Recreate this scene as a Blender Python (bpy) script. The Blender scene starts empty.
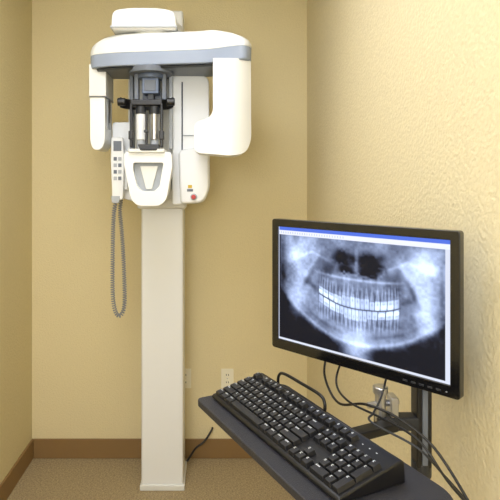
import bpy, bmesh, math
import numpy as np
from mathutils import Vector, Matrix

scene = bpy.context.scene
col = scene.collection
scene.view_settings.view_transform = 'Standard'
scene.view_settings.look = 'None'

EYE = 1.65
# ------------------------------------------------------------------ materials
def s2l(c):
    return tuple(((x/255)/12.92 if x/255 <= 0.04045 else ((x/255+0.055)/1.055)**2.4) for x in c)

def mat(name, rgb, rough=0.5, metal=0.0, bump=0.0, bscale=100.0, mottled=0.0, mscale=3.0, spec=0.5, detail=2.0, coat=0.0):
    m = bpy.data.materials.new(name); m.use_nodes = True
    nt = m.node_tree; b = nt.nodes['Principled BSDF']
    c = s2l(rgb)
    b.inputs['Base Color'].default_value = (*c, 1)
    b.inputs['Roughness'].default_value = rough
    b.inputs['Metallic'].default_value = metal
    b.inputs['Specular IOR Level'].default_value = spec
    if coat: b.inputs['Coat Weight'].default_value = coat
    tc = nt.nodes.new('ShaderNodeTexCoord')
    if mottled > 0:
        n = nt.nodes.new('ShaderNodeTexNoise'); n.inputs['Scale'].default_value = mscale
        n.inputs['Detail'].default_value = 4
        nt.links.new(tc.outputs['Object'], n.inputs['Vector'])
        r = nt.nodes.new('ShaderNodeValToRGB')
        r.color_ramp.elements[0].position = 0.3; r.color_ramp.elements[1].position = 0.7
        r.color_ramp.elements[0].color = (*[x*(1-mottled) for x in c], 1)
        r.color_ramp.elements[1].color = (*[min(1, x*(1+mottled)) for x in c], 1)
        nt.links.new(n.outputs['Fac'], r.inputs['Fac'])
        nt.links.new(r.outputs['Color'], b.inputs['Base Color'])
    if bump > 0:
        n2 = nt.nodes.new('ShaderNodeTexNoise'); n2.inputs['Scale'].default_value = bscale
        n2.inputs['Detail'].default_value = detail
        nt.links.new(tc.outputs['Object'], n2.inputs['Vector'])
        bp = nt.nodes.new('ShaderNodeBump'); bp.inputs['Strength'].default_value = bump
        bp.inputs['Distance'].default_value = 0.004
        nt.links.new(n2.outputs['Fac'], bp.inputs['Height'])
        nt.links.new(bp.outputs['Normal'], b.inputs['Normal'])
    return m

def emis(name, rgb, strength):
    m = bpy.data.materials.new(name); m.use_nodes = True
    nt = m.node_tree; nt.nodes.clear()
    e = nt.nodes.new('ShaderNodeEmission'); o = nt.nodes.new('ShaderNodeOutputMaterial')
    e.inputs['Color'].default_value = (*s2l(rgb), 1); e.inputs['Strength'].default_value = strength
    nt.links.new(e.outputs[0], o.inputs[0]); return m

M_wallB = mat('paint_beige_back', (228,213,168), 0.8, bump=0.7, bscale=120, mottled=0.03, mscale=120, spec=0.3, detail=3)
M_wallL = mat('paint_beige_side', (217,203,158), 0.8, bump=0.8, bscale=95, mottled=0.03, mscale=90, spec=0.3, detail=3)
M_wallR = mat('paint_beige_textured', (226,214,178), 0.8, bump=0.9, bscale=95, mottled=0.04, mscale=90, detail=3, spec=0.3)
M_ceil = mat('ceiling_paint', (240,240,238), 0.9, bump=0.2)
M_floor = mat('carpet_tan', (168,150,116), 1.0, bump=1.0, bscale=160, mottled=0.34, mscale=110, spec=0.1)
M_base = mat('baseboard_brown', (138,108,66), 0.55, bump=0.05, bscale=40)
M_white = mat('enamel_white', (236,237,235), 0.35, bump=0.02, bscale=200)
M_white2 = mat('enamel_offwhite', (225,225,219), 0.4, bump=0.02, bscale=200)
M_band = mat('band_bluegrey', (152,163,182), 0.4)
M_grey = mat('plastic_grey', (104,110,120), 0.45)
M_blue = mat('motor_bluegrey', (100,112,134), 0.4, metal=0.2)
M_lgrey = mat('plastic_lightgrey', (176,180,184), 0.45)
M_dark = mat('plastic_dark', (40,42,46), 0.45)
M_black = mat('plastic_black', (14,14,16), 0.4)
M_gloss = mat('bezel_black', (12,12,14), 0.22, coat=0.3)
M_tray = mat('tray_charcoal', (40,40,46), 0.5, bump=0.3, bscale=500)
M_key = mat('keycap_black', (22,22,25), 0.36, bump=0.05, bscale=400)
M_legend = mat('key_legend', (215,220,225), 0.6)
M_kb = mat('keyboard_case', (14,14,17), 0.35)
M_chrome = mat('brushed_metal', (190,190,192), 0.28, metal=0.9)
M_red = mat('button_red', (190,40,20), 0.35)
M_yel = mat('label_yellow', (215,180,50), 0.5)
M_cream = mat('outlet_cream', (242,235,210), 0.4)
M_cord = mat('cord_grey', (140,142,146), 0.5)

# ------------------------------------------------------------------ helpers
def finish(ob, m, bevel=0, seg=3, smooth=True):
    if m is not None: ob.data.materials.append(m)
    if smooth:
        for p in ob.data.polygons: p.use_smooth = True
    if bevel > 0:
        b = ob.modifiers.new('bev', 'BEVEL'); b.width = bevel; b.segments = seg
        b.limit_method = 'ANGLE'; b.angle_limit = math.radians(32)
    if smooth:
        w = ob.modifiers.new('wn', 'WEIGHTED_NORMAL'); w.keep_sharp = True
    return ob

def mkobj(name, bm):
    bmesh.ops.recalc_face_normals(bm, faces=bm.faces)
    me = bpy.data.meshes.new(name); bm.to_mesh(me); bm.free()
    ob = bpy.data.objects.new(name, me); col.objects.link(ob); return ob

def box(name, lo, hi, m, bevel=0.0, seg=3):
    bm = bmesh.new(); bmesh.ops.create_cube(bm, size=1)
    for v in bm.verts:
        v.co = Vector([lo[i] + (v.co[i]+0.5)*(hi[i]-lo[i]) for i in range(3)])
    return finish(mkobj(name, bm), m, bevel, seg, smooth=bevel > 0)

def fillet(pts, r, n=5):
    out = []; N = len(pts)
    for i in range(N):
        p = Vector(pts[i]); a = Vector(pts[i-1]); c = Vector(pts[(i+1) % N])
        rr = r[i] if isinstance(r, (list, tuple)) else r
        d1 = (a-p); d2 = (c-p); l = min(rr, d1.length*0.48, d2.length*0.48)
        if l < 1e-5: out.append(tuple(p)); continue
        s = p + d1.normalized()*l; e = p + d2.normalized()*l
        for k in range(n+1):
            t = k/n
            q = s*(1-t)**2 + p*2*t*(1-t) + e*t*t
            out.append(tuple(q))
    return out

def prism_y(name, outline, y0, y1, m, bevel=0.004, seg=3, cuts=0, warp=None):
    """outline in (x,z), extruded from y0 to y1"""
    bm = bmesh.new()
    a = [bm.verts.new((x, y0, z)) for x, z in outline]
    b = [bm.verts.new((x, y1, z)) for x, z in outline]
    bm.faces.new(a); bm.faces.new(b[::-1])
    n = len(a)
    for i in range(n):
        bm.faces.new((a[i], b[i], b[(i+1) % n], a[(i+1) % n]))
    if cuts:
        xs = [p[0] for p in outline]; x0, x1 = min(xs), max(xs)
        for k in range(1, cuts):
            bmesh.ops.bisect_plane(bm, geom=bm.verts[:]+bm.edges[:]+bm.faces[:], dist=1e-6,
                                   plane_co=(x0+(x1-x0)*k/cuts, 0, 0), plane_no=(1, 0, 0))
    if warp:
        for v in bm.verts: v.co = warp(v.co)
    return finish(mkobj(name, bm), m, bevel, seg)

def loft_z(name, plan, levels, m, bevel=0.0, warp=None):
    """plan polygon (x,y); levels = [(z, scale)]"""
    cx = sum(p[0] for p in plan)/len(plan); cy = sum(p[1] for p in plan)/len(plan)
    bm = bmesh.new(); rings = []
    for z, s in levels:
        rings.append([bm.verts.new((cx+(x-cx)*(1-(1-s)*0.6), cy+(y-cy)*s, z)) for x, y in plan])
    n = len(plan)
    for r0, r1 in zip(rings, rings[1:]):
        for i in range(n):
            bm.faces.new((r0[i], r0[(i+1) % n], r1[(i+1) % n], r1[i]))
    bm.faces.new(rings[0][::-1]); bm.faces.new(rings[-1])
    if warp:
        for v in bm.verts: v.co = warp(v.co)
    return finish(mkobj(name, bm), m, bevel, 3)

def cyl(name, p0, p1, r, m, r2=None, seg=28, bevel=0.0):
    p0 = Vector(p0); p1 = Vector(p1); d = p1-p0
    bm = bmesh.new()
    bmesh.ops.create_cone(bm, cap_ends=True, segments=seg, radius1=r, radius2=r if r2 is None else r2, depth=d.length)
    rot = d.to_track_quat('Z', 'Y').to_matrix().to_4x4()
    bmesh.ops.transform(bm, matrix=Matrix.Translation((p0+p1)/2) @ rot, verts=bm.verts)
    ob = mkobj(name, bm); ob.data.materials.append(m)
    for p in ob.data.polygons: p.use_smooth = len(p.vertices) == 4
    if bevel:
        b = ob.modifiers.new('bev', 'BEVEL'); b.width = bevel; b.segments = 2; b.limit_method = 'ANGLE'
        w = ob.modifiers.new('wn', 'WEIGHTED_NORMAL')
    return ob

def catmull(pts, n=10):
    P = [Vector(p) for p in pts]; P = [P[0]*2-P[1]] + P + [P[-1]*2-P[-2]]
    out = []
    for i in range(1, len(P)-2):
        for k in range(n):
            t = k/n
            out.append(0.5*((2*P[i]) + (-P[i-1]+P[i+1])*t + (2*P[i-1]-5*P[i]+4*P[i+1]-P[i+2])*t*t
                            + (-P[i-1]+3*P[i]-3*P[i+1]+P[i+2])*t**3))
    out.append(P[-2]); return out

def tube(name, pts, r, m, smooth=True, n=10, sides=10, raw=False):
    P = [Vector(p) for p in pts] if raw else (catmull(pts, n) if smooth else [Vector(p) for p in pts])
    bm = bmesh.new(); rings = []
    up = None
    for i, p in enumerate(P):
        t = (P[min(i+1, len(P)-1)] - P[max(i-1, 0)]).normalized()
        if up is None:
            up = t.orthogonal().normalized()
        up = (up - t*up.dot(t)).normalized()
        s = t.cross(up)
        rings.append([bm.verts.new(p + (up*math.cos(a)+s*math.sin(a))*r)
                      for a in [2*math.pi*k/sides for k in range(sides)]])
    for r0, r1 in zip(rings, rings[1:]):
        for k in range(sides):
            bm.faces.new((r0[k], r0[(k+1) % sides], r1[(k+1) % sides], r1[k]))
    bm.faces.new(rings[0]); bm.faces.new(rings[-1])
    ob = mkobj(name, bm); ob.data.materials.append(m)
    for p in ob.data.polygons: p.use_smooth = True
    return ob

def group(name, parts, loc=(0, 0, 0), rotz=0.0, place=False, world_parts=()):
    """parent parts to an empty. place=True: parts are modelled in the local frame of the empty"""
    e = bpy.data.objects.new(name, None); e.empty_display_size = 0.1
    col.objects.link(e)
    e.location = loc; e.rotation_euler = (0, 0, rotz)
    mw = Matrix.Translation(loc) @ Matrix.Rotation(rotz, 4, 'Z')
    for p in parts:
        p.parent = e
        if not place: p.matrix_parent_inverse = mw.inverted()
    for p in world_parts:
        p.parent = e; p.matrix_parent_inverse = mw.inverted()
    return e

# elevation drafting: front elevations are drawn on a grid, k = metres per grid unit
def el(pts, depth):
    k = depth/530.0
    return [((u-211)*k, EYE+(180-v)*k) for u, v in pts]

# ------------------------------------------------------------------ room
XL, XR, YB, YF, ZC = -1.064, 0.571, 3.15, -1.3, 2.80
T = 0.1
box('floor', (XL-T, YF-T, -0.1), (XR+T, YB+T, 0), M_floor)
box('ceiling', (XL-T, YF-T, ZC), (XR+T, YB+T, ZC+0.1), M_ceil)
box('wall_back', (XL-T, YB, 0), (XR+T, YB+T, ZC), M_wallB)
box('wall_left', (XL-T, YF, 0), (XL, YB, ZC), M_wallL)
box('wall_right', (XR, YF, 0), (XR+T, YB, ZC), M_wallR)
box('wall_front', (XL-T, YF-T, 0), (XR+T, YF, ZC), M_ceil)
bh, bt = 0.115, 0.012
box('baseboard_back', (XL+bt, YB-bt, 0), (XR-bt, YB, bh), M_base, 0.004)
box('baseboard_left', (XL, YF, 0), (XL+bt, YB, bh), M_base, 0.004)
box('baseboard_right', (XR-bt, YF, 0), (XR, YB, bh), M_base, 0.004)

# ceiling light fixtures
M_light = emis('fluorescent_diffuser', (242, 244, 252), 9.8)
def troffer(name, cx, cy, w, l):
    parts = [box('diffuser', (cx-w/2, cy-l/2, ZC-0.03), (cx+w/2, cy+l/2, ZC-0.02), M_light)]
    f = 0.03
    parts.append(box('frame_1', (cx-w/2-f, cy-l/2-f, ZC-0.035), (cx-w/2, cy+l/2+f, ZC), M_white))
    parts.append(box('frame_2', (cx+w/2, cy-l/2-f, ZC-0.035), (cx+w/2+f, cy+l/2+f, ZC), M_white))
    parts.append(box('frame_3', (cx-w/2, cy-l/2-f, ZC-0.035), (cx+w/2, cy-l/2, ZC), M_white))
    parts.append(box('frame_4', (cx-w/2, cy+l/2, ZC-0.035), (cx+w/2, cy+l/2+f, ZC), M_white))
    group(name, parts, (cx, cy, ZC))
troffer('ceiling_light', -0.32, 1.45, 0.6, 1.1)
troffer('ceiling_light.001', -0.3, -0.35, 0.6, 1.1)
# added fill light behind the camera, brightens the room, not a real fixture
ld = bpy.data.lights.new('fill_light', 'AREA'); ld.shape = 'RECTANGLE'; ld.size = 1.1; ld.size_y = 1.0
ld.energy = 32; ld.color = (0.95, 0.97, 1.0)
lo = bpy.data.objects.new('fill_light', ld); col.objects.link(lo)
lo.location = (-0.35, -0.9, 1.9)
lo.rotation_euler = (Vector((-0.35, 3.0, 0.8)) - Vector(lo.location)).to_track_quat('-Z', 'Y').to_euler()

# ------------------------------------------------------------------ wall outlets
def outlet(name, x, z):
    parts = [box('plate', (x-0.037, YB-0.006, z-0.058), (x+0.037, YB, z+0.058), M_cream, 0.003)]
    for k, dz in enumerate((0.022, -0.022)):
        parts.append(cyl('socket_%d' % (k+1), (x, YB-0.009, z+dz), (x, YB-0.004, z+dz), 0.0165, M_cream, bevel=0.001))
        for j, dx in enumerate((-0.006, 0.006)):
            parts.append(box('slot_%d_%d' % (k+1, j+1), (x+dx-0.0018, YB-0.0098, z+dz-0.004), (x+dx+0.0018, YB-0.0088, z+dz+0.006), M_dark))
    parts.append(cyl('screw', (x, YB-0.0075, z), (x, YB-0.005, z), 0.003, M_chrome))
    group(name, parts, (x, YB, z))
outlet('wall_outlet', 0.097, 0.472)
outlet('wall_outlet.001', -0.155, 0.472)

# ------------------------------------------------------------------ panoramic x-ray machine
X = []
# column
X.append(box('column_lower', (-0.372, 2.82, 0.012), (-0.148, 3.04, 1.60), M_white, 0.012))
X.append(box('column_base', (-0.378, 2.81, 0.0), (-0.140, 3.06, 0.03), M_white2, 0.005))
X.append(box('column_upper', (-0.328, 2.84, 1.3), (-0.150, 3.02, 2.56), M_white2, 0.012))
X.append(box('column_wall_bracket', (-0.28, 3.0, 2.2), (-0.2, YB, 2.3), M_white2, 0.004))
# carriage
X.append(prism_y('carriage_right', fillet(el([(172,72),(209,76),(210,188),(204,203),(172,205)], 2.62), [0.01,0.04,0.03,0.03,0.01]), 2.62, 2.84, M_white, 0.010))
X.append(prism_y('carriage_back', fillet(el([(128,66),(186,66),(186,200),(126,200),(126,150),(128,140)], 2.72), 0.01), 2.72, 2.85, M_white2, 0.008))
X.append(prism_y('carriage_left_panel', fillet(el([(112,122),(140,122),(140,203),(112,196)], 2.68), 0.02), 2.68, 2.80, M_white, 0.008))
X.append(prism_y('carriage_seam', el([(181.5,82),(182.8,82),(182.8,200),(181.5,200)], 2.615), 2.613, 2.63, M_grey, 0))
X.append(prism_y('carriage_seam_cross', el([(183,135),(210,135),(210,136),(183,136)], 2.615), 2.614, 2.63, M_lgrey, 0))
X.append(prism_y('control_pod', fillet(el([(178,150),(209,146),(209,190),(203,203),(180,204)], 2.58), [0.03,0.02,0.03,0.03,0.02]), 2.58, 2.70, M_white, 0.014))
# emergency stop and label
X.append(cyl('emergency_collar', (-0.084, 2.585, 1.568), (-0.084, 2.57, 1.568), 0.016, M_lgrey, bevel=0.002))
X.append(cyl('emergency_button', (-0.084, 2.575, 1.568), (-0.084, 2.55, 1.568), 0.011, M_red, bevel=0.003))
X.append(prism_y('label_warning', el([(188,185),(192,185),(192,188),(188,188)], 2.578), 2.577, 2.582, M_yel, 0))
X.append(prism_y('label_text', el([(187,189),(193,189),(193,191.5),(187,191.5)], 2.578), 2.577, 2.582, M_grey, 0))
# top drive box
X.append(prism_y('top_drive_box', fillet(el([(113,12),(128,9.5),(160,9.5),(176,13),(177,31),(112,31)], 2.45), [0.03,0.05,0.05,0.03,0.015,0.015]), 2.42, 2.80, M_white, 0.018, 4))
X.append(prism_y('top_drive_trim', fillet(el([(111.5,27.5),(177.5,27.5),(177.5,29.5),(111.5,29.5)], 2.45), 0.002), 2.415, 2.79, M_lgrey, 0.002))
X.append(prism_y('top_drive_neck', el([(124,29),(172,29),(176,42),(118,42)], 2.50), 2.50, 2.82, M_white2, 0.008))
X.append(cyl('rotation_bearing', (-0.27, 2.58, 2.30), (-0.27, 2.58, 2.40), 0.13, M_white2, bevel=0.01))
X.append(cyl('cap_screw', (-0.16, 2.50, 2.325), (-0.16, 2.50, 2.345), 0.035, M_lgrey, bevel=0.004))
# rotating arm: band + dome
plan = [(-0.585,2.58),(-0.570,2.50),(-0.45,2.45),(-0.22,2.42),(0.0,2.385),(0.085,2.33),(0.150,2.305),(0.183,2.36),(0.168,2.54),(0.02,2.66),(-0.30,2.74),(-0.56,2.72)]
planr = fillet(plan, [0.03,0.04,0.08,0.1,0.08,0.06,0.03,0.05,0.09,0.1,0.1,0.05], 6)
X.append(loft_z('arm_band', planr, [(2.176,0.97),(2.182,0.995),(2.188,1.0),(2.236,1.0),(2.240,0.99)], M_band))
def dome_warp(co):
    c = co.copy()
    t = min(1, max(0, (c.x+0.02)/0.20)); t = t*t*(3-2*t)
    s = min(1, max(0, (-0.42-c.x)/0.17)); s = s*s*(3-2*s)
    c.z = 2.238+(c.z-2.238)*(1-0.45*t-0.25*s)
    return c
X.append(loft_z('arm_cover', planr, [(2.238,0.99),(2.242,1.008),(2.270,1.0),(2.295,0.965),(2.314,0.90),(2.326,0.80),(2.333,0.60),(2.335,0.3)], M_white, warp=dome_warp))
X.append(loft_z('arm_underside', planr, [(2.163,0.86),(2.180,0.90)], M_grey))
# sensor leg (far end)
X.append(prism_y('sensor_leg', fillet(el([(89.5,64),(105,64),(105,142),(101,150),(93,150),(90,142)], 2.52), [0.005,0.005,0.03,0.02,0.02,0.03]), 2.52, 2.70, M_white, 0.012))
X.append(box('sensor_slot', (-0.5055, 2.57, 1.90), (-0.5005, 2.65, 2.14), M_lgrey, 0.004))
X.append(box('sensor_window', (-0.502, 2.60, 1.93), (-0.499, 2.62, 2.11), M_dark))
X.append(prism_y('sensor_leg_upper_shell', fillet(el([(89,64),(106,64),(106,96),(89,96)], 2.515), 0.004), 2.514, 2.71, M_white2, 0.008))
X.append(prism_y('sensor_seam', el([(89,96),(106,96),(106,97),(89,97)], 2.51), 2.513, 2.711, M_lgrey, 0.0))
# tube head
def warp(co):
    c = co.copy(); t = max(0.0, c.x-0.085)
    c.y += 5.5*t*t
    t2 = max(0.0, 0.02-c.x); c.y += 1.5*t2*t2
    return c
out = fillet(el([(213,58.5),(251.5,58.5),(252,140),(246,153),(232,156),(198,153),(194,149),(194,126),(198,121),(208,119),(213,112)], 2.32),
             [0.0,0.01,0.09,0.05,0.06,0.03,0.02,0.02,0.02,0.02,0.02])
X.append(prism_y('tube_head', out, 2.31, 2.50, M_white, 0.014, 4, cuts=14, warp=warp))
# underside collars / motor
X.append(cyl('motor_flange', (-0.285, 2.52, 2.150), (-0.285, 2.52, 2.178), 0.105, M_grey, bevel=0.004))
X.append(cyl('motor_ring', (-0.285, 2.52, 2.128), (-0.285, 2.52, 2.152), 0.062, M_blue, bevel=0.006))
X.append(box('motor_block', (-0.325, 2.485, 2.055), (-0.245, 2.57, 2.132), M_blue, 0.006))
X.append(box('motor_block_plate', (-0.312, 2.480, 2.068), (-0.258, 2.487, 2.118), M_grey, 0.002))
X.append(box('motor_stem', (-0.300, 2.50, 2.02), (-0.270, 2.55, 2.06), M_dark, 0.003))
for k, x in enumerate((-0.352, -0.222)):
    X.append(box('drop_bracket_%d' % (k+1), (x-0.010, 2.50, 2.03), (x+0.010, 2.54, 2.165), M_grey, 0.003))
X.append(box('motor_rear_link', (-0.33, 2.56, 2.02), (-0.24, 2.74, 2.08), M_grey, 0.004))
for k, u in enumerate((133, 172)):
    x = (u-211)*2.6/530
    X.append(box('guide_rail_%d' % (k+1), (x-0.014, 2.58, 1.80), (x+0.004, 2.64, 2.17), M_lgrey if k else M_grey, 0.003))
# head support band (black, curved round the head)
arc = []
for i in range(25):
    a = math.pi*(i/24)
    arc.append((-0.297-0.124*math.cos(a), 2.44+0.11*math.sin(a)))
bm = bmesh.new(); rr = []
for (x, y) in arc:
    dx, dy = x+0.297, y-2.44
    L = math.hypot(dx, dy); ix, iy = x-dx/L*0.008, y-dy/L*0.008
    rr.append([bm.verts.new(p) for p in ((x, y, 1.984), (x, y, 2.032), (ix, iy, 2.032), (ix, iy, 1.984))])
for a, b in zip(rr, rr[1:]):
    for k in range(4): bm.faces.new((a[k], a[(k+1) % 4], b[(k+1) % 4], b[k]))
bm.faces.new(rr[0]); bm.faces.new(rr[-1])
X.append(finish(mkobj('head_band', bm), M_black, 0.003, 2))
X.append(box('head_band_mount', (-0.372, 2.428, 1.992), (-0.222, 2.50, 2.020), M_black, 0.006))
for k, x in enumerate((-0.410, -0.184)):
    X.append(cyl('temple_knob_%d' % (k+1), (x-0.018, 2.43, 2.008), (x+0.018, 2.43, 2.008), 0.018, M_black, bevel=0.003))
for k, x in enumerate((-0.366, -0.226)):
    X.append(box('temple_arm_%d' % (k+1), (x-0.006, 2.42, 1.80), (x+0.006, 2.44, 2.0), M_black, 0.003))
    X.append(box('temple_pad_%d' % (k+1), (x-0.011, 2.415, 1.835), (x+0.011, 2.445, 1.875), M_black, 0.004))
for k, x in enumerate((-0.325, -0.262)):
    X.append(cyl('holder_tube_%d' % (k+1), (x, 2.46, 1.835), (x, 2.46, 1.975), 0.023, M_chrome if k else M_white, bevel=0.004))
    X.append(cyl('holder_tube_cap_%d' % (k+1), (x, 2.46, 1.955), (x, 2.46, 1.992), 0.026, M_dark, bevel=0.003))
    X.append(cyl('holder_tube_foot_%d' % (k+1), (x, 2.46, 1.79), (x, 2.46, 1.838), 0.019, M_lgrey, bevel=0.003))
X.append(box('bite_post', (-0.299, 2.41, 1.79), (-0.289, 2.425, 1.96), M_black, 0.003))
X.append(box('bite_tip', (-0.303, 2.385, 1.865), (-0.285, 2.415, 1.875), M_dark, 0.002))
X.append(prism_y('chin_cushion', fillet(el([(138,144.5),(160,144.5),(157,151),(141,151)], 2.42), 0.006), 2.40, 2.46, M_black, 0.004))
# chin rest frame with recessed panel
oo = fillet(el([(125,152),(172,152),(173,166),(167,200),(160,206),(139,206),(132,200),(125,166)], 2.45), 0.02, 5)
ii = fillet(el([(134,163),(164,163),(163,169),(160,186),(155,191),(143,191),(138,186),(134,170)], 2.45), 0.01, 5)
bm = bmesh.new(); n = len(oo)
R = [[bm.verts.new((x, y, z)) for x, z in o] for o, y in ((oo, 2.42), (ii, 2.42), (ii, 2.50), (oo, 2.50))]
for a in range(4):
    for i in range(n):
        bm.faces.new((R[a][i], R[a][(i+1) % n], R[(a+1) % 4][(i+1) % n], R[(a+1) % 4][i]))
X.append(finish(mkobj('chin_rest_frame', bm), M_white, 0.003, 2))
cs = el([(128,156),(169,156),(163,202),(135,202)], 2.46)
X.append(prism_y('chin_rest_inner', cs, 2.455, 2.56, M_lgrey, 0.0))
X.append(prism_y('chin_rest_wedge', fillet(el([(140,166),(158,166),(152,189),(146,189)], 2.44), 0.004), 2.44, 2.456, M_white2, 0.003))
X.append(box('chin_rest_bracket', (-0.36, 2.54, 1.60), (-0.20, 2.80, 1.74), M_white2, 0.01))
X.append(box('tube_support_shelf', (-0.375, 2.40, 1.775), (-0.21, 2.56, 1.792), M_white2, 0.004))
X.append(box('carriage_neck', (-0.385, 2.76, 1.50), (-0.13, 2.90, 1.62), M_white2, 0.01))
# exposure handset + holder
X.append(prism_y('handset', fillet(el([(111,137),(123,137),(124.5,160),(123,200),(112,200),(110.5,160)], 2.6), 0.012), 2.60, 2.635, M_white, 0.007))
X.append(prism_y('handset_holder', fillet(el([(112,150),(128,150),(128,190),(112,190)], 2.64), 0.01), 2.63, 2.70, M_white2, 0.005))
X.append(prism_y('handset_display', el([(113.5,141),(121.5,141),(121.5,151),(113.5,151)], 2.6), 2.597, 2.604, M_grey, 0.001))
for r in range(4):
    for c in range(2):
        u = 113.7+c*4.6; v = 157+r*6.5
        X.append(prism_y('handset_key_%d_%d' % (r+1, c+1), el([(u,v),(u+3.2,v),(u+3.2,v+3.6),(u,v+3.6)], 2.6), 2.596, 2.604, M_lgrey if (r+c) % 2 else M_grey, 0.001))
X.append(prism_y('handset_latch', fillet(el([(111,196),(120,196),(119,203),(112,203)], 2.6), 0.004), 2.598, 2.63, M_lgrey, 0.003))
# coiled cord
def w(u, v, y):
    k = y/530.0; return Vector(((u-211)*k, y, EYE+(180-v)*k))
path = catmull([w(116,202,2.62), w(114,212,2.62), w(113,235,2.62), w(112.5,270,2.62), w(113,298,2.62), w(116,313,2.63), w(121,315,2.65),
                w(124.5,303,2.67), w(124,270,2.69), w(122,235,2.70), w(120,212,2.70), w(121,200,2.70)], 40)
acc = [0]
for a, b in zip(path, path[1:]): acc.append(acc[-1]+(b-a).length)
Ltot = acc[-1]; turns = int(Ltot/0.0115); NS = turns*9
hel = []; j = 0; up = Vector((0, 1, 0))
for i in range(NS+1):
    s = Ltot*i/NS
    while j < len(acc)-2 and acc[j+1] < s: j += 1
    t = (s-acc[j])/max(1e-9, acc[j+1]-acc[j]); p = path[j].lerp(path[j+1], t)
    tg = (path[j+1]-path[j]).normalized(); uu = (up-tg*up.dot(tg)).normalized(); ss = tg.cross(uu)
    a = 2*math.pi*turns*i/NS
    hel.append(p + (uu*math.cos(a)+ss*math.sin(a))*0.0085)
X.append(tube('coiled_cord', hel, 0.0030, M_cord, raw=True, sides=5))
group('panoramic_xray_machine', X, (-0.26, 2.93, 0))

# floor power cable
tube('power_cable', [(-0.16, 3.05, 0.01), (-0.13, 3.08, 0.03), (-0.09, 3.09, 0.085), (-0.04, 3.10, 0.12), (0.0, 3.13, 0.165), (0.01, 3.148, 0.18)], 0.006, M_black)

# ------------------------------------------------------------------ monitor (local frame: x along width, y = back, z up)
MW, MH = 0.487, 0.342
mang = math.atan2(-0.351, 0.338)
mparts = []
bz = 0.020; bb = 0.026
def ring_frame(name, o, i, y0, y1, m, bev):
    bm = bmesh.new(); n = len(o)
    R = [[bm.verts.new((x, y, z)) for x, z in q] for q, y in ((o, y0), (i, y0), (i, y1), (o, y1))]
    for a in range(4):
        for k in range(n):
            bm.faces.new((R[a][k], R[a][(k+1) % n], R[(a+1) % 4][(k+1) % n], R[(a+1) % 4][k]))
    return finish(mkobj(name, bm), m, bev, 2)
O = fillet([(0, 0), (MW, 0), (MW, MH), (0, MH)], 0.008)
I = fillet([(bz, bb), (MW-bz, bb), (MW-bz, MH-bz), (bz, MH-bz)], 0.0005)
mparts.append(ring_frame('bezel', O, I, 0.0, 0.022, M_gloss, 0.002))
mparts.append(box('panel_back', (0.004, 0.012, 0.004), (MW-0.004, 0.034, MH-0.004), M_black, 0.006))
mparts.append(box('rear_housing', (0.09, 0.03, 0.06), (MW-0.09, 0.062, MH-0.07), M_black, 0.015))
for k in range(5):
    mparts.append(box('button_%d' % (k+1), (MW-0.12+k*0.018, -0.0015, 0.009), (MW-0.11+k*0.018, 0.002, 0.013), M_dark, 0.0005))
mparts.append(box('power_led', (MW-0.028, -0.0012, 0.0105), (MW-0.025, 0.002, 0.0120), M_lgrey))

# the displayed radiograph, as per-vertex colour on a dense grid
nx, ny = 480, 320
sw, sh = MW-2*bz, MH-bz-bb
U, V = np.meshgrid(np.linspace(0, 1, nx), np.linspace(0, 1, ny))   # V: 0 = top
def g(cx, cy, rx, ry, p=2.0, rot=0.0):
    c, s = math.cos(rot), math.sin(rot)
    dx = (U-cx); dy = (V-cy)
    a = (dx*c+dy*s)/rx; b = (-dx*s+dy*c)/ry
    return np.exp(-(np.abs(a)**p + np.abs(b)**p))
rng = np.random.RandomState(4)
def vnoise(fx, fy):
    gx, gy = int(fx)+2, int(fy)+2
    t = rng.rand(gy, gx); x = U*fx; y = V*fy
    xi = np.clip(x.astype(int), 0, gx-2); yi = np.clip(y.astype(int), 0, gy-2); fx_ = np.clip(x-xi, 0, 1); fy_ = np.clip(y-yi, 0, 1)
    fx_ = fx_*fx_*(3-2*fx_); fy_ = fy_*fy_*(3-2*fy_)
    return (t[yi, xi]*(1-fx_)+t[yi, xi+1]*fx_)*(1-fy_)+(t[yi+1, xi]*(1-fx_)+t[yi+1, xi+1]*fx_)*fy_
n1 = vnoise(9, 7); n2_ = vnoise(24, 18); n3 = vnoise(70, 50)
noise = 0.42*n1+0.34*n2_+0.24*n3
Uo, Vo = U, V
U = U + 0.020*(vnoise(9, 4)-0.5); V = V + 0.020*(vnoise(7, 5)-0.5)
du = U-0.515
vc = 0.605-1.35*du*du
def sm(x, w): return 1/(1+np.exp(-np.clip(x/w, -40, 40)))
img = 0.52 + 0.40*(noise-0.5)
img += 0.22*g(0.14, 0.20, 0.10, 0.10)+0.24*g(0.87, 0.20, 0.11, 0.10)
img += 0.24*g(0.155, 0.50, 0.055, 0.26, 3, 0.14)+0.28*g(0.872, 0.50, 0.055, 0.26, 3, -0.14)
img += 0.22*g(0.115, 0.24, 0.030, 0.050)+0.22*g(0.905, 0.24, 0.030, 0.050)
img += 0.18*g(0.245, 0.28, 0.016, 0.09, 2, 0.35)+0.18*g(0.785, 0.28, 0.016, 0.09, 2, -0.35)
img += 0.12*np.exp(-((V-(0.19+0.6*np.abs(np.abs(du)-0.28)))/0.014)**2)*sm(np.abs(du)-0.17, 0.02)*sm(0.36-np.abs(du), 0.02)
img -= 0.28*g(0.210, 0.42, 0.018, 0.10, 2, 0.3)+0.28*g(0.820, 0.42, 0.018, 0.10, 2, -0.3)
img -= 0.34*g(0.030, 0.36, 0.026, 0.24)+0.20*g(0.965, 0.40, 0.016, 0.2)
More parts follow.
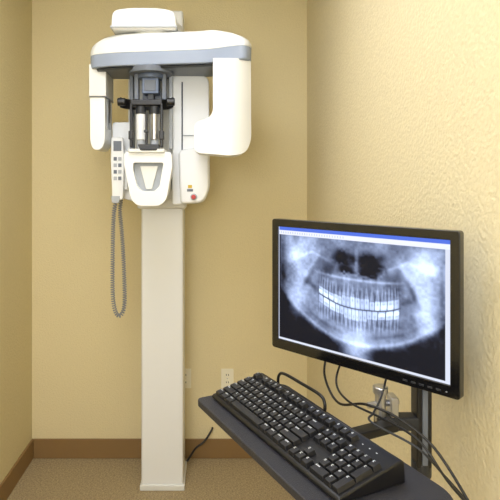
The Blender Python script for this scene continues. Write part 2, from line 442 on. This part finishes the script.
# nasal cavity and sinuses (very dark pair, soft ragged edges)
rag = 0.03*(n2_-0.5)
U = U+rag; V = V+0.03*(n3-0.5)
img -= 0.58*g(0.440, 0.205, 0.060, 0.060, 2.6, 0.25)+0.60*g(0.600, 0.225, 0.070, 0.060, 2.6, -0.20)
img -= 0.50*g(0.455, 0.300, 0.045, 0.030, 2.4, 0.2)+0.46*g(0.580, 0.310, 0.045, 0.030, 2.4, -0.2)
img -= 0.16*g(0.335, 0.33, 0.045, 0.07, 3)+0.16*g(0.705, 0.34, 0.045, 0.07, 3)
U = U-rag; V = V-0.03*(n3-0.5)
img += 0.16*g(0.519, 0.24, 0.012, 0.10, 3)
img += 0.18*np.exp(-((V-(0.375-0.45*du*du))/0.012)**2)*sm(0.24-np.abs(du), 0.02)
# airway behind the last molars
img -= 0.20*np.exp(-((V-(vc-0.03))/0.03)**2)*sm(np.abs(du)-0.245, 0.012)*sm(0.32-np.abs(du), 0.012)
# mandible
jaw = 0.885-1.45*du*du
img += 0.16*np.exp(-((V-jaw)/0.018)**2)*sm(0.36-np.abs(du), 0.02)
img -= 0.10*np.exp(-((V-(jaw-0.065))/0.018)**2)*sm(0.30-np.abs(du), 0.02)*sm(np.abs(du)-0.08, 0.02)
img -= 0.50*sm(V-jaw-0.030, 0.014)*(1-np.exp(-(np.abs(du)/0.10)**3)*0.80)
img += 0.22*g(0.512, 0.90, 0.085, 0.14, 3)
# teeth (real mesio-distal width pattern, different above and below)
WU = [0.028,0.023,0.026,0.025,0.026,0.037,0.036,0.030]
WL = [0.019,0.021,0.024,0.026,0.028,0.041,0.040,0.032]
inr = sm(0.228-np.abs(du), 0.004)
fill = {0: [5,6,7,4,13,14,12], 1: [5,6,13,14,15]}
for q, (sgn, Wd) in enumerate(((-1, WU), (1, WL))):
    edges = np.concatenate([[0], np.cumsum(Wd)])
    ad = np.abs(du)
    ti = np.clip(np.searchsorted(edges, ad.ravel()).reshape(ad.shape)-1, 0, 7)
    wloc = np.array(Wd)[ti]; mid = (edges[:-1]+np.array(Wd)/2)[ti]
    tf = np.abs(ad-mid)/(wloc/2)
    tid = ti+8*(du > 0)
    rnd = rng.rand(16)[tid]; rnd2 = rng.rand(16)[tid]
    dv = (V-vc)*sgn
    ch = 0.034+0.010*(ti < 3)+0.004*rnd
    # whole alveolar field slightly darker, teeth bright on top
    img -= 0.12*np.exp(-(np.abs(dv-0.07)/0.075)**6)*inr
    body = np.clip((1.0-tf)*5.0/np.maximum(0.6, 1), 0, 1)
    crown = np.exp(-(np.abs(dv-ch)/(ch*0.95))**8)*np.clip((1.02-tf)*6, 0, 1)
    val = 0.80+0.14*rnd-0.14*np.exp(-(np.abs(dv-ch*1.35)/0.014)**2)*np.exp(-(tf/0.4)**2)
    img = img*(1-0.9*crown*inr)+0.9*crown*inr*val
    gap = np.exp(-((1-tf)/0.14)**2)*np.exp(-(np.abs(dv-ch)/(ch*0.95))**8)
    img -= 0.20*gap*inr
    rl = 0.075+0.03*rnd2
    rt = np.clip((dv-2*ch)/rl, 0, 1)
    molar = (ti >= 5)
    tfr = np.where(molar, np.abs(tf-0.45)*1.9, tf)
    root = sm(dv-1.9*ch, 0.006)*sm(2*ch+rl-dv, 0.014)*np.clip((0.98-0.55*rt-tfr)*2.0, 0, 1)
    img += 0.24*root*(1-0.4*rt)*inr
    canal = sm(dv-1.2*ch, 0.008)*sm(1.8*ch+rl*0.7-dv, 0.01)*np.exp(-(tfr/0.15)**2)
    img -= 0.06*canal*inr
    for t_id in fill[q]:
        k = t_id % 8; sx = 1 if t_id >= 8 else -1
        cx = sx*(edges[k]+Wd[k]/2)
        f = np.exp(-(np.abs((du-cx)/(Wd[k]*0.36)))**4-(np.abs((dv-0.022-0.006*(k % 2)-0.3*np.abs(du-cx)))/0.013)**4)
        img += 0.6*f
img -= 0.28*np.exp(-((V-vc)/0.0035)**2)*inr
U, V = Uo, Vo
img *= np.clip(U/0.02, 0.3, 1)
img = (img-0.08)*1.20
img += 0.05*(rng.rand(ny, nx)-0.5)
img = np.clip(img, 0.02, 1)
rgb = np.stack([np.clip(img*0.92, 0, 1), np.clip(img*1.0+0.01, 0, 1), np.clip(img*1.14+0.06, 0, 1)], -1)
def paint(mask, c): rgb[mask] = np.array(c)/255.0
paint(V < 0.066, (232, 236, 250)); paint(V < 0.030, (80, 112, 220))
paint((V > 0.040) & (V < 0.058) & (U < 0.45) & ((U*60) % 1 < 0.4), (200, 208, 226))
paint((U > 0.976) & (V > 0.066), (214, 220, 236))
paint(U < 0.006, (190, 198, 220))
paint(V > 0.982, (214, 220, 236))
lin = np.where(rgb <= 0.04045, rgb/12.92, ((rgb+0.055)/1.055)**2.4)
me = bpy.data.meshes.new('screen')
idx = np.arange(nx*ny).reshape(ny, nx)
verts = np.stack([bz+U*sw, np.full_like(U, 0.004), (MH-bz)-V*sh], -1).reshape(-1, 3)
faces = np.stack([idx[:-1, :-1], idx[1:, :-1], idx[1:, 1:], idx[:-1, 1:]], -1).reshape(-1, 4)
me.from_pydata(verts.tolist(), [], faces.tolist())
ca = me.color_attributes.new('picture', 'FLOAT_COLOR', 'POINT')
ca.data.foreach_set('color', np.concatenate([lin.reshape(-1, 3), np.ones((nx*ny, 1))], 1).astype(np.float32).ravel())
sc = bpy.data.objects.new('screen', me); col.objects.link(sc)
m = bpy.data.materials.new('lcd_display'); m.use_nodes = True; nt = m.node_tree
b = nt.nodes['Principled BSDF']; at = nt.nodes.new('ShaderNodeAttribute'); at.attribute_name = 'picture'
b.inputs['Base Color'].default_value = (0.008, 0.008, 0.010, 1); b.inputs['Roughness'].default_value = 0.6
b.inputs['Specular IOR Level'].default_value = 0.1
nt.links.new(at.outputs['Color'], b.inputs['Emission Color']); b.inputs['Emission Strength'].default_value = 1.15
me.materials.append(m); mparts.append(sc)

# articulated arm and cables belong to the monitor
A_ = []
A_.append(box('mount_plate', (XR-0.012, 1.30, 1.24), (XR-0.001, 1.40, 1.44), M_dark, 0.003))
A_.append(box('side_arm', (0.485, 1.33, 1.31), (XR-0.01, 1.37, 1.37), M_black, 0.004))
A_.append(box('back_arm', (0.465, 1.21, 1.315), (0.495, 1.37, 1.365), M_black, 0.004))
A_.append(box('post', (0.463, 1.19, 1.00), (0.497, 1.23, 1.42), M_black, 0.004))
A_.append(box('post_channel', (0.474, 1.186, 1.01), (0.486, 1.192, 1.18), M_grey, 0.001))
A_.append(cyl('pivot', (0.48, 1.21, 0.975), (0.48, 1.21, 1.01), 0.022, M_dark, bevel=0.003))
A_.append(box('hinge_plate', (0.375, 1.19, 1.085), (0.47, 1.225, 1.115), M_dark, 0.004))
A_.append(cyl('hinge_barrel', (0.385, 1.205, 1.10), (0.385, 1.205, 1.175), 0.012, M_chrome, bevel=0.002))
A_.append(cyl('hinge_cap', (0.385, 1.205, 1.165), (0.385, 1.205, 1.182), 0.017, M_chrome, bevel=0.003))
A_.append(cyl('hinge_pin', (0.355, 1.20, 1.14), (0.43, 1.22, 1.14), 0.007, M_chrome, bevel=0.001))
A_.append(box('hinge_clamp', (0.405, 1.19, 1.115), (0.422, 1.225, 1.160), M_chrome, 0.003))
A_ += [tube('cable_1', [(0.30,1.36,1.22),(0.285,1.33,1.16),(0.30,1.25,1.125),(0.34,1.17,1.155),(0.39,1.12,1.15),(0.44,1.08,1.12),(0.47,1.05,1.08),(0.50,1.0,1.02),(0.54,0.97,0.95)], 0.0029, M_black),
      tube('cable_2', [(0.34,1.33,1.23),(0.30,1.27,1.17),(0.31,1.20,1.15),(0.36,1.11,1.15),(0.40,1.02,1.148),(0.44,0.98,1.09),(0.50,0.96,1.02),(0.53,0.95,0.95)], 0.0025, M_black),
      tube('cable_3', [(0.42,1.24,1.23),(0.38,1.18,1.17),(0.35,1.14,1.15),(0.33,1.09,1.152),(0.40,1.03,1.13),(0.45,1.02,1.08),(0.52,1.03,1.0)], 0.0023, M_dark)]
group('computer_monitor', mparts, (0.163, 1.417, 1.205), mang, place=True, world_parts=A_)

# ------------------------------------------------------------------ keyboard tray
TZ = 1.147
kang = math.atan2(-0.9006, 0.4346)
KL, KW = 0.448, 0.128
KO = (0.004, 1.222)    # front-left corner of the keyboard
tp = fillet([(-0.018,-0.034),(0.50,-0.040),(0.535,-0.02),(0.54,0.15),(0.50,0.185),(0.0,0.200),(-0.02,0.17)], [0.015,0.03,0.03,0.05,0.03,0.03,0.03])
bm = bmesh.new()
a = [bm.verts.new((x, y, -0.016)) for x, y in tp]; b2 = [bm.verts.new((x, y, 0)) for x, y in tp]
bm.faces.new(a); bm.faces.new(b2); n = len(a)
for i in range(n): bm.faces.new((a[i], a[(i+1) % n], b2[(i+1) % n], b2[i]))
tparts = [finish(mkobj('tray_board', bm), M_tray, 0.003, 2)]
tparts.append(tube('rear_rail', [(0.0,0.178,-0.004),(0.0,0.180,0.022),(0.02,0.182,0.034),(0.09,0.184,0.034),(0.16,0.182,0.034),(0.18,0.180,0.022),(0.18,0.178,-0.004)], 0.0035, M_black))
tparts.append(box('under_bracket', (0.20, 0.02, -0.045), (0.32, 0.16, -0.016), M_black, 0.005))
tparts.append(box('support_link', (0.20, 0.12, -0.048), (0.235, 0.34, -0.030), M_black, 0.004))
group('keyboard_tray', tparts, (KO[0], KO[1], TZ), kang, place=True)

# ------------------------------------------------------------------ keyboard
tilt = math.atan2(0.029, KW)
bm = bmesh.new()
prof = [(0.0, 0.0), (-0.004, 0.005), (0.0, 0.010), (KW, 0.010+0.029), (KW+0.008, 0.036), (KW+0.010, 0.0)]
A = [bm.verts.new((0, y, z)) for y, z in prof]; B = [bm.verts.new((KL, y, z)) for y, z in prof]
bm.faces.new(A); bm.faces.new(B); n = len(A)
for i in range(n): bm.faces.new((A[i], A[(i+1) % n], B[(i+1) % n], B[i]))
kparts = [finish(mkobj('case', bm), M_kb, 0.004, 3)]
bmk = bmesh.new(); bml = bmesh.new()
u = (KL-0.014)/22.6; vp = (KW-0.007)/6.45
ct, st_ = math.cos(tilt), math.sin(tilt)
def kpt(x, y, h):
    return Vector((x, y*ct-h*st_, 0.0095+y*st_+h*ct))
krng = np.random.RandomState(2)
def key(kx, row, wu=1.0, hv=1.0):
    y0 = 0.004+(row)*vp + (0.4*vp if row >= 5 else 0)
    x0 = 0.007+kx*u; x1 = x0+wu*u-0.0010; y1 = y0+hv*vp-0.0010
    h = 0.0085; t = 0.0024
    lo = [bmk.verts.new(kpt(*p)) for p in ((x0,y0,0),(x1,y0,0),(x1,y1,0),(x0,y1,0))]
    hi = [bmk.verts.new(kpt(*p)) for p in ((x0+t,y0+t*0.8,h),(x1-t,y0+t*0.8,h),(x1-t,y1-t*0.5,h),(x0+t,y1-t*0.5,h))]
    bmk.faces.new(hi)
    for i in range(4): bmk.faces.new((lo[i], lo[(i+1) % 4], hi[(i+1) % 4], hi[i]))
    if not (wu > 4):
        h2 = h+0.0002; lx = x0+t+0.0018; top = y1-t*0.5-0.0012; s = 0.0044
        def bar(ax, ay, bx, by):
            q = [bml.verts.new(kpt(*p)) for p in ((ax,ay,h2),(bx,ay,h2),(bx,by,h2),(ax,by,h2))]
            bml.faces.new(q)
        nch = 1 if wu < 1.2 else 3
        for c in range(nch):
            ox = lx + c*0.0036; ww = 0.0032 if nch == 1 else 0.0024; hh = s if nch == 1 else 0.0028
            k = krng.randint(4)
            bar(ox, top-hh, ox+0.0011, top)
            if k != 0: bar(ox, top-0.0010, ox+ww, top)
            if k in (1, 3): bar(ox, top-hh, ox+ww, top-hh+0.0010)
            if k in (0, 2): bar(ox+ww-0.0010, top-hh, ox+ww, top)
rows = [
    [1.25,1.25,1.25,6.25,1.25,1.25,1.25,1.25],
    [2.25]+[1]*10+[2.75],
    [1.75]+[1]*11+[2.25],
    [1.5]+[1]*12+[1.5],
    [1]*13+[2]]
for r, ks in enumerate(rows):
    x = 0
    for k in ks: key(x, r, k); x += k
for x in [0,2,3,4,5,6.5,7.5,8.5,9.5,11,12,13,14]: key(x, 5)
for x in (15.3,16.3,17.3):
    key(x, 5); key(x, 4); key(x, 3); key(x, 0)
key(16.3, 1)
key(18.6, 0, 2); key(20.6, 0)
for r in (1, 2, 3):
    for k in range(3): key(18.6+k, r)
for k in range(4): key(18.6+k, 4)
key(21.6, 2, 1, 2); key(21.6, 0, 1, 2)
kparts.append(finish(mkobj('keys', bmk), M_key, 0.0008, 2))
kparts.append(finish(mkobj('key_legends', bml), M_legend, 0, smooth=False))
for k in range(3):
    bmt = bmesh.new(); x = 0.008+(18.9+k*0.9)*u; y = 0.005+5.9*vp
    q = [bmt.verts.new(kpt(*p)) for p in ((x,y,0.0008),(x+0.003,y,0.0008),(x+0.003,y+0.0015,0.0008),(x,y+0.0015,0.0008))]
    bmt.faces.new(q); kparts.append(finish(mkobj('lock_led_%d' % (k+1), bmt), M_legend, 0, smooth=False))
group('computer_keyboard', kparts, (KO[0], KO[1], TZ+0.0005), kang, place=True)

# ------------------------------------------------------------------ camera
cd = bpy.data.cameras.new('camera'); cd.sensor_width = 36; cd.lens = 530/500*36
cd.shift_x = 39/500; cd.shift_y = -70/500; cd.clip_start = 0.01
cam = bpy.data.objects.new('camera', cd); col.objects.link(cam)
cam.location = (0, 0, EYE); cam.rotation_euler = (math.radians(90), 0, 0)
scene.camera = cam
wd = bpy.data.worlds.new('world'); wd.use_nodes = True
wd.node_tree.nodes['Background'].inputs[0].default_value = (0.9, 0.9, 0.9, 1)
wd.node_tree.nodes['Background'].inputs[1].default_value = 0.3
scene.world = wd
